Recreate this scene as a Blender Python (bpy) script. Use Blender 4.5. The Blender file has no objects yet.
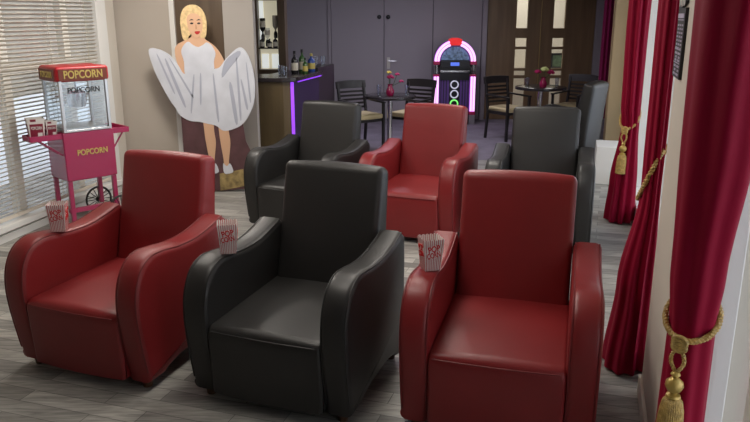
import bpy, bmesh, math, random
from mathutils import Vector, Matrix
random.seed(7)
S = 0.87                       # plan units -> metres
PI = math.pi
scene = bpy.context.scene
COL = scene.collection

# ------------------------------------------------------------------ camera, world, lights, exposure
cam_d = bpy.data.cameras.new('camera')
cam_d.sensor_width = 36.0
cam_d.lens = 36.0 * 713.0 / 750.0
cam_d.clip_start = 0.05
cam = bpy.data.objects.new('camera', cam_d)
cam.location = (0, 0, 1.976 * S)
cam.rotation_euler = (math.radians(90 - 15.33), 0, 0)
COL.objects.link(cam)
scene.camera = cam

world = bpy.data.worlds.new('sky')
scene.world = world
world.use_nodes = True
wn = world.node_tree
bg = wn.nodes['Background']
wtc = wn.nodes.new('ShaderNodeTexCoord')
wsx = wn.nodes.new('ShaderNodeSeparateXYZ')
wr = wn.nodes.new('ShaderNodeValToRGB')
wr.color_ramp.elements[0].position = 0.0
wr.color_ramp.elements[0].color = (0.90, 0.93, 0.97, 1)
wr.color_ramp.elements[1].position = 0.7
wr.color_ramp.elements[1].color = (0.74, 0.83, 0.97, 1)
wn.links.new(wtc.outputs['Generated'], wsx.inputs[0])
wn.links.new(wsx.outputs['Z'], wr.inputs[0])
wn.links.new(wr.outputs[0], bg.inputs[0])
bg.inputs[1].default_value = 2.5

def area_light(name, x, y, z, sx, sy, power, color=(1, 1, 1), rx=0.0, rz=0.0):
    d = bpy.data.lights.new(name, 'AREA')
    d.shape = 'RECTANGLE'
    d.size = sx * S
    d.size_y = sy * S
    d.energy = power * S * S
    d.color = color
    o = bpy.data.objects.new(name, d)
    o.location = (x * S, y * S, z * S)
    o.rotation_euler = (rx, 0, rz)
    COL.objects.link(o)
    return o

WARM = (1.0, 0.93, 0.84)
area_light('ceiling_lamp', -1.9, 5.0, 2.84, 0.7, 0.7, 22, WARM)
area_light('ceiling_lamp', 0.2, 4.8, 2.84, 0.7, 0.7, 29, WARM)
area_light('ceiling_lamp', -0.5, 3.3, 2.84, 0.8, 0.8, 22, WARM)
area_light('ceiling_lamp', -1.9, 6.9, 2.84, 0.5, 0.5, 41, WARM)
area_light('ceiling_lamp', 0.9, 7.3, 2.84, 0.7, 0.7, 32, WARM)
area_light('ceiling_lamp', 0.6, 11.2, 2.84, 1.6, 0.8, 44, (0.86, 0.82, 1.0))  # unseen lamp, tinted lavender to give the back hall walls a violet cast
area_light('ceiling_lamp', 3.2, 15.0, 2.84, 1.4, 0.6, 34, (1.0, 0.96, 0.90))

vs = scene.view_settings
vs.view_transform = 'Standard'
vs.look = 'None'
vs.gamma = 1.0
vs.use_curve_mapping = False
vs.exposure = 0.0

# ------------------------------------------------------------------ materials
def mat(name, color, rough=0.5, metal=0.0, spec=0.5, emit=None, estr=0.0, bump=0.0, bscale=40.0, var=0.0, vscale=6.0, sheen=0.0, coat=0.0):
    m = bpy.data.materials.new(name)
    m.use_nodes = True
    nt = m.node_tree
    b = nt.nodes['Principled BSDF']
    b.inputs['Base Color'].default_value = (*color, 1)
    b.inputs['Roughness'].default_value = rough
    b.inputs['Metallic'].default_value = metal
    b.inputs['Specular IOR Level'].default_value = spec
    if sheen:
        b.inputs['Sheen Weight'].default_value = sheen
        b.inputs['Sheen Tint'].default_value = (*[min(1, c * 3 + .05) for c in color], 1)
    if coat:
        b.inputs['Coat Weight'].default_value = coat
    if emit:
        b.inputs['Emission Color'].default_value = (*emit, 1)
        b.inputs['Emission Strength'].default_value = estr
    tc = nt.nodes.new('ShaderNodeTexCoord')
    if bump:
        n = nt.nodes.new('ShaderNodeTexNoise')
        n.inputs['Scale'].default_value = bscale
        n.inputs['Detail'].default_value = 4
        bp = nt.nodes.new('ShaderNodeBump')
        bp.inputs['Strength'].default_value = bump
        bp.inputs['Distance'].default_value = 0.01
        nt.links.new(tc.outputs['Object'], n.inputs['Vector'])
        nt.links.new(n.outputs['Fac'], bp.inputs['Height'])
        nt.links.new(bp.outputs[0], b.inputs['Normal'])
    if var:
        n2 = nt.nodes.new('ShaderNodeTexNoise')
        n2.inputs['Scale'].default_value = vscale
        n2.inputs['Detail'].default_value = 5
        r = nt.nodes.new('ShaderNodeValToRGB')
        r.color_ramp.elements[0].position = 0.3
        r.color_ramp.elements[1].position = 0.7
        r.color_ramp.elements[0].color = (*[c * (1 - var) for c in color], 1)
        r.color_ramp.elements[1].color = (*[min(1, c * (1 + var)) for c in color], 1)
        nt.links.new(tc.outputs['Object'], n2.inputs['Vector'])
        nt.links.new(n2.outputs['Fac'], r.inputs[0])
        nt.links.new(r.outputs[0], b.inputs['Base Color'])
    return m

def wood_mat(name, dark, light, axis='Z', scale=6.0, rough=0.45):
    m = mat(name, light, rough)
    nt = m.node_tree
    b = nt.nodes['Principled BSDF']
    tc = nt.nodes.new('ShaderNodeTexCoord')
    mp = nt.nodes.new('ShaderNodeMapping')
    sc = {'X': (0.12, 1, 1), 'Y': (1, 0.12, 1), 'Z': (1, 1, 0.08)}[axis]
    mp.inputs['Scale'].default_value = sc
    n = nt.nodes.new('ShaderNodeTexNoise')
    n.inputs['Scale'].default_value = scale * 4
    n.inputs['Detail'].default_value = 6
    r = nt.nodes.new('ShaderNodeValToRGB')
    r.color_ramp.elements[0].position = 0.32
    r.color_ramp.elements[1].position = 0.68
    r.color_ramp.elements[0].color = (*dark, 1)
    r.color_ramp.elements[1].color = (*light, 1)
    nt.links.new(tc.outputs['Object'], mp.inputs[0])
    nt.links.new(mp.outputs[0], n.inputs['Vector'])
    nt.links.new(n.outputs['Fac'], r.inputs[0])
    nt.links.new(r.outputs[0], b.inputs['Base Color'])
    return m

def plank_mat():
    m = mat('grey_planks', (0.3, 0.3, 0.29), 0.42)
    nt = m.node_tree
    b = nt.nodes['Principled BSDF']
    tc = nt.nodes.new('ShaderNodeTexCoord')
    mp = nt.nodes.new('ShaderNodeMapping')
    mp.inputs['Rotation'].default_value = (0, 0, math.radians(18))
    br = nt.nodes.new('ShaderNodeTexBrick')
    br.offset = 0.37
    br.inputs['Color1'].default_value = (0.47, 0.46, 0.43, 1)
    br.inputs['Color2'].default_value = (0.215, 0.21, 0.197, 1)
    br.inputs['Mortar'].default_value = (0.10, 0.098, 0.095, 1)
    br.inputs['Scale'].default_value = 1.0
    br.inputs['Mortar Size'].default_value = 0.0018
    br.inputs['Brick Width'].default_value = 0.62
    br.inputs['Row Height'].default_value = 0.10
    mp2 = nt.nodes.new('ShaderNodeMapping')
    mp2.inputs['Rotation'].default_value = (0, 0, math.radians(18))
    mp2.inputs['Scale'].default_value = (1.6, 14, 1)
    n = nt.nodes.new('ShaderNodeTexNoise')
    n.inputs['Scale'].default_value = 3.0
    n.inputs['Detail'].default_value = 8
    n.inputs['Distortion'].default_value = 1.2
    r = nt.nodes.new('ShaderNodeValToRGB')
    r.color_ramp.elements[0].position = 0.3
    r.color_ramp.elements[1].position = 0.7
    r.color_ramp.elements[0].color = (0.55, 0.55, 0.55, 1)
    r.color_ramp.elements[1].color = (1.18, 1.17, 1.15, 1)
    mx = nt.nodes.new('ShaderNodeMix')
    mx.data_type = 'RGBA'
    mx.blend_type = 'MULTIPLY'
    mx.inputs['Factor'].default_value = 1.0
    L = nt.links.new
    L(tc.outputs['Object'], mp.inputs[0]); L(mp.outputs[0], br.inputs['Vector'])
    L(tc.outputs['Object'], mp2.inputs[0]); L(mp2.outputs[0], n.inputs['Vector'])
    L(n.outputs['Fac'], r.inputs[0])
    L(br.outputs['Color'], mx.inputs['A']); L(r.outputs[0], mx.inputs['B'])
    L(mx.outputs['Result'], b.inputs['Base Color'])
    return m

def glass_mat(name, tint=(1, 1, 1), refl=0.06):
    m = bpy.data.materials.new(name)
    m.use_nodes = True
    nt = m.node_tree
    nt.nodes.clear()
    o = nt.nodes.new('ShaderNodeOutputMaterial')
    t = nt.nodes.new('ShaderNodeBsdfTransparent')
    t.inputs[0].default_value = (*tint, 1)
    g = nt.nodes.new('ShaderNodeBsdfGlossy')
    g.inputs['Roughness'].default_value = 0.03
    mx = nt.nodes.new('ShaderNodeMixShader')
    mx.inputs[0].default_value = refl
    nt.links.new(t.outputs[0], mx.inputs[1])
    nt.links.new(g.outputs[0], mx.inputs[2])
    nt.links.new(mx.outputs[0], o.inputs[0])
    return m

M = {}
M['red'] = mat('red_leather', (0.215, 0.013, 0.015), 0.42, bump=0.07, bscale=160, var=0.10, vscale=3)
M['black'] = mat('black_leather', (0.018, 0.0172, 0.0168), 0.44, bump=0.07, bscale=160, var=0.10, vscale=3)
M['red_piping'] = mat('red_piping', (0.16, 0.012, 0.014), 0.5)
M['black_piping'] = mat('black_piping', (0.014, 0.0135, 0.013), 0.5)
M['foot'] = wood_mat('dark_wood_foot', (0.05, 0.022, 0.01), (0.10, 0.045, 0.02))
M['floor'] = plank_mat()
M['carpet'] = mat('mauve_carpet', (0.24, 0.215, 0.255), 0.95, spec=0.1, bump=0.5, bscale=220, var=0.18, vscale=3)
M['beige'] = mat('beige_wall_paint', (0.47, 0.42, 0.365), 0.8, spec=0.2, var=0.02, vscale=2)
M['greige'] = mat('grey_beige_wall_paint', (0.42, 0.385, 0.35), 0.8, spec=0.2)
M['charcoal'] = mat('charcoal_wall_paint', (0.05, 0.045, 0.045), 0.8, spec=0.2)
M['lilac'] = mat('pale_grey_wall_paint', (0.33, 0.31, 0.335), 0.8, spec=0.2)
M['lilac_door'] = mat('pale_grey_door_paint', (0.34, 0.315, 0.34), 0.55, spec=0.3)
M['groove'] = mat('door_gap_shadow_line', (0.12, 0.11, 0.12), 0.8)
M['white'] = mat('white_gloss_paint', (0.72, 0.71, 0.68), 0.45)
M['ivory'] = mat('ivory_paint', (0.58, 0.53, 0.46), 0.6)
M['cream'] = mat('cream_wall_paint', (0.72, 0.68, 0.58), 0.8)
M['tan'] = mat('tan_painted_pier', (0.34, 0.235, 0.115), 0.6)
M['brownpanel'] = wood_mat('brown_wood_panel', (0.085, 0.055, 0.034), (0.125, 0.085, 0.052), 'Z', 3)
M['walnut'] = wood_mat('dark_walnut_veneer', (0.155, 0.10, 0.050), (0.23, 0.15, 0.078), 'Z', 3)
M['barwood'] = wood_mat('bar_front_wood', (0.075, 0.05, 0.022), (0.13, 0.092, 0.042), 'Z', 2)
M['blackwood'] = mat('black_stained_wood', (0.018, 0.015, 0.015), 0.4)
M['tabletop'] = mat('dark_table_top', (0.03, 0.026, 0.028), 0.22)
M['chrome'] = mat('chrome', (0.75, 0.75, 0.76), 0.15, metal=1.0)
M['steel'] = mat('brushed_steel', (0.6, 0.6, 0.6), 0.3, metal=1.0)
M['darkmetal'] = mat('dark_metal', (0.03, 0.03, 0.032), 0.4, metal=0.6)
M['seatcream'] = mat('cream_seat_vinyl', (0.60, 0.50, 0.28), 0.6)
M['velvet'] = mat('crimson_velvet', (0.225, 0.002, 0.022), 0.65, spec=0.12, bump=0.05, bscale=90)
M['magenta_velvet'] = mat('magenta_velvet', (0.16, 0.004, 0.05), 0.8, spec=0.2, sheen=0.3)
M['gold'] = mat('gold_braid', (0.46, 0.30, 0.085), 0.45, bump=0.6, bscale=120, var=0.3, vscale=60)
M['goldsmooth'] = mat('gold_turned_wood', (0.48, 0.33, 0.09), 0.28, metal=0.35)
M['cartpink'] = mat('raspberry_cart_enamel', (0.36, 0.016, 0.085), 0.3, coat=0.3)
M['cartred'] = mat('red_cart_enamel', (0.42, 0.012, 0.02), 0.35)
M['cartbrown'] = mat('dark_red_sign_panel', (0.17, 0.035, 0.02), 0.45)
M['yellow'] = mat('yellow_lettering', (0.55, 0.42, 0.12), 0.5)
M['glass'] = glass_mat('clear_glass')
M['tumbler'] = glass_mat('tumbler_glass', (0.86, 0.88, 0.92), 0.14)
M['cartglass'] = glass_mat('cart_glass', (0.93, 0.95, 0.96), 0.12)
M['paper'] = mat('white_card', (0.80, 0.77, 0.74), 0.7)
M['paperred'] = mat('red_print', (0.50, 0.03, 0.045), 0.7)
M['inkred'] = mat('red_letter_print', (0.62, 0.015, 0.02), 0.7)
M['maroon'] = mat('maroon_print', (0.23, 0.01, 0.035), 0.6)
M['ink'] = mat('black_print', (0.012, 0.012, 0.014), 0.6)
M['slat'] = mat('beige_blind_slat', (0.66, 0.60, 0.51), 0.5)
M['cord'] = mat('black_rubber_cable', (0.012, 0.012, 0.012), 0.5)
M['rubber'] = mat('black_tyre', (0.015, 0.015, 0.015), 0.6)
# jukebox and bar lights
M['tube'] = mat('pink_neon_tube', (0.9, 0.5, 0.9), 0.3, emit=(1.0, 0.55, 1.0), estr=1.2)
M['tubeglow'] = mat('violet_neon_diffuser', (0.5, 0.15, 0.6), 0.3, emit=(0.40, 0.06, 0.8), estr=0.45)
M['barside'] = mat('bar_side_dark_purple', (0.035, 0.018, 0.07), 0.5)
M['led'] = mat('purple_led_strip', (0.4, 0.1, 0.9), 0.4, emit=(0.30, 0.05, 1.0), estr=0.9)
M['capred'] = mat('red_lit_plastic', (0.6, 0.01, 0.01), 0.3, emit=(1.0, 0.02, 0.02), estr=0.55)
M['jukered'] = mat('jukebox_pink_band', (0.45, 0.02, 0.10), 0.35)
M['jukeblack'] = mat('jukebox_black', (0.012, 0.012, 0.016), 0.3)
M['jukepurple'] = mat('jukebox_purple_cloth', (0.085, 0.04, 0.17), 0.6, emit=(0.25, 0.08, 0.6), estr=0.07)
M['jukestripe'] = mat('jukebox_dark_stripe', (0.03, 0.018, 0.06), 0.6)
M['screen'] = mat('blue_display', (0.05, 0.1, 0.4), 0.3, emit=(0.12, 0.22, 1.0), estr=0.8)
M['ringwhite'] = mat('white_lit_ring', (0.7, 0.7, 0.75), 0.3, emit=(0.8, 0.8, 1.0), estr=0.35)
M['ringgreen'] = mat('green_lit_ring', (0.2, 0.8, 0.2), 0.3, emit=(0.25, 1.0, 0.2), estr=0.9)
M['records'] = mat('record_stack', (0.10, 0.16, 0.28), 0.25, var=0.9, vscale=22, emit=(0.25, 0.4, 0.6), estr=0.12)
M['greenglass'] = mat('green_bottle_glass', (0.03, 0.09, 0.02), 0.1, spec=0.7)
M['darkglass'] = mat('dark_bottle_glass', (0.010, 0.009, 0.012), 0.1, spec=0.7)
M['blueglass'] = mat('blue_bottle', (0.03, 0.07, 0.30), 0.2)
M['labelcream'] = mat('cream_bottle_label', (0.6, 0.56, 0.46), 0.7)
M['labelgold'] = mat('gold_bottle_label', (0.5, 0.4, 0.1), 0.6)
M['mirror'] = mat('mirror_cream_glow', (0.6, 0.56, 0.44), 0.3, emit=(1.0, 0.92, 0.68), estr=0.36)  # mirror's reflection of the bright room put in as faint emission
M['mirrorwhite'] = mat('mirror_white_glow', (0.8, 0.8, 0.75), 0.3, emit=(0.95, 1.0, 0.98), estr=0.6)  # brightest mirror reflections painted as white emission
M['pinkvase'] = mat('dark_pink_glass', (0.30, 0.01, 0.07), 0.15)
M['petalred'] = mat('magenta_petal', (0.42, 0.008, 0.10), 0.7)
M['petalgreen'] = mat('pale_green_petal', (0.55, 0.60, 0.22), 0.7)
M['petalyellow'] = mat('yellow_petal', (0.65, 0.50, 0.08), 0.7)
M['leaf'] = mat('flower_leaf', (0.03, 0.09, 0.02), 0.6)
M['skin'] = mat('printed_skin', (0.66, 0.40, 0.25), 0.6)
M['skin2'] = mat('printed_skin_shaded', (0.50, 0.28, 0.16), 0.6)
M['dress'] = mat('printed_white_dress', (0.62, 0.64, 0.70), 0.6, var=0.10, vscale=5)
M['fold'] = mat('printed_dress_fold', (0.40, 0.42, 0.50), 0.6)
M['hair'] = mat('printed_fair_hair', (0.72, 0.52, 0.26), 0.6, var=0.25, vscale=30)
M['lips'] = mat('printed_red_lips', (0.45, 0.02, 0.02), 0.6)
M['printmaroon'] = mat('printed_dark_plum_ground', (0.10, 0.045, 0.05), 0.55, var=0.25, vscale=8)
M['printyellow'] = mat('printed_ochre_panel', (0.30, 0.22, 0.09), 0.6, var=0.5, vscale=16)
M['signtext'] = mat('lilac_sign_print', (0.42, 0.38, 0.50), 0.6)
M['outground'] = mat('pale_paving', (0.75, 0.76, 0.76), 0.9, var=0.08, vscale=1.5)
M['outwall'] = mat('taupe_render_wall', (0.30, 0.265, 0.215), 0.9, var=0.15, vscale=2)
M['brass'] = mat('brass_edge', (0.5, 0.36, 0.16), 0.35, metal=0.7)
M['framepic'] = mat('green_picture', (0.10, 0.16, 0.10), 0.6, var=0.4, vscale=14)

# ------------------------------------------------------------------ mesh helpers (plan units in, metres out)
class MB:
    def __init__(s):
        s.v, s.f, s.m = [], [], []
    def add(s, vs, fs, mi=0):
        o = len(s.v)
        s.v += [tuple(p) for p in vs]
        for f in fs:
            s.f.append([o + i for i in f]); s.m.append(mi)
        return s
    def box(s, x0, x1, y0, y1, z0, z1, mi=0, mtx=None):
        vs = [Vector((x, y, z)) for z in (z0, z1) for y in (y0, y1) for x in (x0, x1)]
        if mtx: vs = [mtx @ p for p in vs]
        return s.add(vs, [(0, 2, 3, 1), (4, 5, 7, 6), (0, 1, 5, 4), (2, 6, 7, 3), (0, 4, 6, 2), (1, 3, 7, 5)], mi)
    def beam(s, a, b, w, h, mi=0, up=(0, 0, 1)):
        a, b = Vector(a), Vector(b)
        d = (b - a); L = d.length; d.normalize()
        u = Vector(up)
        if abs(d.dot(u)) > .98: u = Vector((0, 1, 0))
        sx = d.cross(u).normalized(); u = sx.cross(d).normalized()
        vs = []
        for p in (a, b):
            for i, j in ((-1, -1), (1, -1), (1, 1), (-1, 1)):
                vs.append(p + sx * i * w / 2 + u * j * h / 2)
        return s.add(vs, [(0, 3, 2, 1), (4, 5, 6, 7), (0, 1, 5, 4), (1, 2, 6, 5), (2, 3, 7, 6), (3, 0, 4, 7)], mi)
    def tube(s, path, r, n=10, mi=0, closed=False, caps=True):
        P = [Vector(p) for p in path]
        N = len(P)
        R = r if isinstance(r, (list, tuple)) else [r] * N
        T = []
        for i in range(N):
            a = P[(i - 1) % N] if (closed or i > 0) else P[i]
            b = P[(i + 1) % N] if (closed or i < N - 1) else P[i]
            T.append((b - a).normalized())
        up = Vector((0, 0, 1)) if abs(T[0].z) < .9 else Vector((1, 0, 0))
        nrm = (up - T[0] * up.dot(T[0])).normalized()
        vs = []
        for i in range(N):
            nrm = (nrm - T[i] * nrm.dot(T[i])).normalized()
            b = T[i].cross(nrm)
            for k in range(n):
                a = 2 * PI * k / n
                vs.append(P[i] + (nrm * math.cos(a) + b * math.sin(a)) * R[i])
        fs = []
        for i in range(N if closed else N - 1):
            j = (i + 1) % N
            for k in range(n):
                k2 = (k + 1) % n
                fs.append((i * n + k, i * n + k2, j * n + k2, j * n + k))
        if caps and not closed:
            fs.append(tuple(range(n))[::-1]); fs.append(tuple((N - 1) * n + k for k in range(n)))
        return s.add(vs, fs, mi)
    def lathe(s, prof, c=(0, 0, 0), n=24, mi=0, mtx=None, ripple=None):
        vs = []
        for (r, z) in prof:
            for k in range(n):
                a = 2 * PI * k / n
                rr = r * (1 + (ripple(k, z) if ripple else 0))
                p = Vector((rr * math.cos(a), rr * math.sin(a), z))
                if mtx: p = mtx @ p
                vs.append(p + Vector(c))
        fs = []
        for i in range(len(prof) - 1):
            for k in range(n):
                k2 = (k + 1) % n
                fs.append((i * n + k, i * n + k2, (i + 1) * n + k2, (i + 1) * n + k))
        fs.append(tuple(range(n))[::-1])
        fs.append(tuple((len(prof) - 1) * n + k for k in range(n)))
        return s.add(vs, fs, mi)
    def prism(s, poly, y0, y1, mi=0, mtx=None):
        """polygon in (x, z), extruded from y0 to y1"""
        n = len(poly)
        vs = [Vector((p[0], y0, p[1])) for p in poly] + [Vector((p[0], y1, p[1])) for p in poly]
        if mtx: vs = [mtx @ p for p in vs]
        fs = [tuple(range(n)), tuple(range(2 * n - 1, n - 1, -1))]
        fs += [(i, i + n, (i + 1) % n + n, (i + 1) % n) for i in range(n)]
        return s.add(vs, fs, mi)
    def floorpoly(s, poly, z0, z1, mi=0):
        n = len(poly)
        vs = [(p[0], p[1], z0) for p in poly] + [(p[0], p[1], z1) for p in poly]
        fs = [tuple(range(n))[::-1], tuple(range(n, 2 * n))]
        fs += [(i, (i + 1) % n, (i + 1) % n + n, i + n) for i in range(n)]
        return s.add(vs, fs, mi)
    def soft(s, prof, w, r=.03, crown=0.0, xc=0.0, n=5, nx=8, mi=0):
        """closed profile in (y, z) swept along x over width w, edges rounded by r, faces puffed by crown"""
        pts = [Vector((p[0], p[1])) for p in prof]
        A = sum(pts[i].x * pts[(i + 1) % len(pts)].y - pts[(i + 1) % len(pts)].x * pts[i].y for i in range(len(pts)))
        if A < 0: pts = pts[::-1]
        N = len(pts); nr = []
        for i in range(N):
            t = (pts[(i + 1) % N] - pts[i - 1]).normalized()
            nr.append(Vector((t.y, -t.x)))
        secs = []
        for k in range(n + 1):
            ph = k / n * PI / 2
            secs.append((-w / 2 + r - r * math.cos(ph), r * (1 - math.sin(ph))))
        for k in range(1, nx):
            secs.append((-w / 2 + r + (w - 2 * r) * k / nx, 0))
        for k in range(n, -1, -1):
            ph = k / n * PI / 2
            secs.append((w / 2 - r + r * math.cos(ph), r * (1 - math.sin(ph))))
        vs = []
        for x, ins in secs:
            cr = crown * (1 - (2 * x / w) ** 2)
            for p, q in zip(pts, nr):
                o = p + q * (cr - ins)
                vs.append((xc + x, o.x, o.y))
        fs = []
        for i in range(len(secs) - 1):
            for k in range(N):
                k2 = (k + 1) % N
                fs.append((i * N + k, i * N + k2, (i + 1) * N + k2, (i + 1) * N + k))
        fs.append(tuple(range(N))); fs.append(tuple((len(secs) - 1) * N + k for k in range(N))[::-1])
        return s.add(vs, fs, mi)
    def build(s, name, mats, parent=None, smooth=True, bevel=0.0, seg=2, angle=40):
        me = bpy.data.meshes.new(name)
        me.from_pydata([(x * S, y * S, z * S) for x, y, z in s.v], [], s.f)
        if not isinstance(mats, (list, tuple)): mats = [mats]
        for m in mats: me.materials.append(m)
        for p, i in zip(me.polygons, s.m): p.material_index = i
        bm = bmesh.new(); bm.from_mesh(me)
        bmesh.ops.recalc_face_normals(bm, faces=bm.faces)
        if smooth:
            for f in bm.faces: f.smooth = True
            for e in bm.edges:
                e.smooth = not (len(e.link_faces) == 2 and e.calc_face_angle(0) > math.radians(angle))
        bm.to_mesh(me); bm.free()
        o = bpy.data.objects.new(name, me)
        COL.objects.link(o)
        if parent is not None: o.parent = parent
        if bevel:
            b = o.modifiers.new('bevel', 'BEVEL')
            b.width = bevel * S; b.segments = seg; b.limit_method = 'ANGLE'; b.angle_limit = math.radians(35)
            b.harden_normals = True
        return o

def thing(name, label, cat, loc=(0, 0, 0), rz=0.0, group=None):
    o = bpy.data.objects.new(name, None)
    o.empty_display_size = .1
    COL.objects.link(o)
    o.location = Vector(loc) * S
    o.rotation_euler = (0, 0, rz)
    o['label'] = label; o['category'] = cat
    if group: o['group'] = group
    return o
def tag(o, label, cat, group=None):
    o['label'] = label; o['category'] = cat
    if group: o['group'] = group
    return o
def struct(o):
    o['kind'] = 'structure'
    return o
def sroot(name, loc=(0, 0, 0), rz=0.0):
    o = bpy.data.objects.new(name, None)
    COL.objects.link(o)
    o.location = Vector(loc) * S; o.rotation_euler = (0, 0, rz)
    o['kind'] = 'structure'
    return o
def dup(root, loc, rz, label=None, group=None):
    r = root.copy(); COL.objects.link(r)
    r.location = Vector(loc) * S; r.rotation_euler = (0, 0, rz)
    if label: r['label'] = label
    if group: r['group'] = group
    for ch in list(root.children):
        c = ch.copy(); COL.objects.link(c); c.parent = r
        for g in list(ch.children):
            d = g.copy(); COL.objects.link(d); d.parent = c
    return r
def catmull(pts, k=6, closed=False):
    P = [Vector(p) for p in pts]; N = len(P); out = []
    for i in range(N if closed else N - 1):
        if closed:
            a, b, c, d = P[i - 1], P[i], P[(i + 1) % N], P[(i + 2) % N]
        else:
            a, b, c, d = P[max(i - 1, 0)], P[i], P[i + 1], P[min(i + 2, N - 1)]
        for j in range(k):
            t = j / k
            out.append(.5 * ((2 * b) + (c - a) * t + (2 * a - 5 * b + 4 * c - d) * t * t + (3 * b - a - 3 * c + d) * t ** 3))
    if not closed: out.append(P[-1])
    return out
def rpoly(pts, k=5):
    """polygon of (y, z, radius) with rounded corners"""
    out = []; N = len(pts)
    for i in range(N):
        p = Vector(pts[i][:2]); r = pts[i][2]
        if r == 0: out.append(tuple(p)); continue
        a = Vector(pts[i - 1][:2]); b = Vector(pts[(i + 1) % N][:2])
        da = (a - p).normalized(); db = (b - p).normalized()
        p0 = p + da * r; p1 = p + db * r
        for j in range(k + 1):
            t = j / k
            q = p0 * (1 - t) ** 2 + p * 2 * t * (1 - t) + p1 * t * t
            out.append(tuple(q))
    return out
def text(name, body, size, mtx, material, parent, depth=.003, width=None):
    """raised lettering; letters lie in local x/z, facing -y, centred"""
    cu = bpy.data.curves.new('lettering', 'FONT')
    cu.body = body; cu.size = size; cu.align_x = 'CENTER'; cu.align_y = 'CENTER'; cu.extrude = depth; cu.offset = size * .018
    t = bpy.data.objects.new('lettering', cu); COL.objects.link(t)
    dg = bpy.context.evaluated_depsgraph_get()
    me = bpy.data.meshes.new_from_object(t.evaluated_get(dg))
    bpy.data.objects.remove(t); bpy.data.curves.remove(cu)
    xs = [v.co.x for v in me.vertices]
    k = (width / (max(xs) - min(xs))) if width else 1.0
    rot = Matrix.Rotation(PI / 2, 4, 'X')
    for v in me.vertices:
        v.co = (mtx @ (rot @ Vector((v.co.x * k, v.co.y, v.co.z)))) * S
    me.name = name
    me.materials.clear(); me.materials.append(material)
    o = bpy.data.objects.new(name, me); COL.objects.link(o)
    if parent is not None: o.parent = parent
    return o
def T(x=0, y=0, z=0, rz=0.0, rx=0.0, ry=0.0):
    return Matrix.Translation((x, y, z)) @ Matrix.Rotation(rz, 4, 'Z') @ Matrix.Rotation(ry, 4, 'Y') @ Matrix.Rotation(rx, 4, 'X')

# ------------------------------------------------------------------ the setting
CEIL = 2.9
mb = MB().floorpoly([(-4.6, -2.2), (2.0, -2.2), (6.2, 17), (-4, 17)], -.1, 0)
# planks up to the carpet edge
fl = MB().floorpoly([(-6.2, -2.2), (3.2, -2.2), (4.6, 9.95), (-4.2, 9.95)], -.1, 0).build('floor', M['floor'], smooth=False); struct(fl)
cp = MB().floorpoly([(-4.2, 9.95), (4.6, 9.95), (6.2, 17), (-4.2, 17)], -.1, 0).build('floor_carpet', M['carpet'], smooth=False); struct(cp)
struct(MB().floorpoly([(-6.2, -2.2), (3.2, -2.2), (6.2, 17), (-4.2, 17)], CEIL, CEIL + .1).build('ceiling', M['white'], smooth=False))

# left window wall: line through (-3.36, 6.09), direction (0.2, 0.98)
LW0 = Vector((-3.36, 6.09)); LA = math.atan2(.9797, .2) - PI / 2      # rotation of local +y onto the wall direction
def lw_root(name): return sroot(name, (LW0.x, LW0.y, 0), LA)           # local y = along the wall (s), local -x = outside
r = MB()
r.box(-.14, 0, -8.5, 2.1, -.02, .10)             # below the sill
r.box(-.14, 0, -8.5, 2.1, 2.55, CEIL)            # above the window
r.box(-.14, 0, -8.5, -1.2, .10, 2.55)
r.box(-.14, 0, 2.01, 2.22, .10, 2.55)
wl = r.build('wall_left', M['ivory'], smooth=False); wl.location = (LW0.x * S, LW0.y * S, 0); wl.rotation_euler = (0, 0, LA); struct(wl)
win = lw_root('window_1')
f = MB()
f.box(-.12, .03, 1.82, 2.01, .16, 2.55); f.box(-.12, .03, -1.2, -1.1, .16, 2.55)
f.box(-.12, .03, -1.1, 1.82, 2.46, 2.55)
f.box(-.12, -.03, -1.1, 1.82, 1.47, 1.55)
for s_ in (.42, 1.36): f.box(-.12, -.04, s_ - .05, s_ + .05, .16, 2.46)
f.box(-.12, -.04, -.65, -.55, .16, 2.46)
f.build('window_frame', M['white'], win, smooth=False, bevel=.006)
MB().box(-.09, -.084, -1.1, 1.82, .16, 2.46).build('pane', M['glass'], win, smooth=False)
MB().box(-.12, .06, -1.2, 2.03, .10, .16).build('window_sill', M['white'], win, smooth=False, bevel=.008)
bb = MB().box(0, .025, -8.4, 2.0, 0, .075).build('baseboard_left', M['white'], smooth=False, bevel=.005)
bb.location = wl.location; bb.rotation_euler = wl.rotation_euler; struct(bb)

# wall behind the cutout (faces the camera)
struct(MB().box(-3.05, -2.25, 8.3, 8.42, 0, CEIL).build('wall_back_left', M['beige'], smooth=False))
struct(MB().box(-2.305, -2.25, 8.275, 8.30, 0, CEIL).build('lit_corner_strip', M['white'], smooth=False))  # pale strip painted in for the light catching the wall corner
struct(MB().box(-2.25, -1.71, 8.33, 8.42, 0, CEIL).build('wall_brown_panel', M['brownpanel'], smooth=False))
struct(MB().box(-1.71, -1.372, 8.3, 8.46, 0, CEIL).build('wall_stub', M['greige'], smooth=False))
struct(MB().box(-1.71, -1.372, 8.285, 8.3, 0, .09).build('baseboard_stub', M['greige'], smooth=False))
struct(MB().box(-2.75, -2.6, 8.42, 14.0, 0, CEIL).build('wall_bar_side', M['lilac'], smooth=False))

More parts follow.
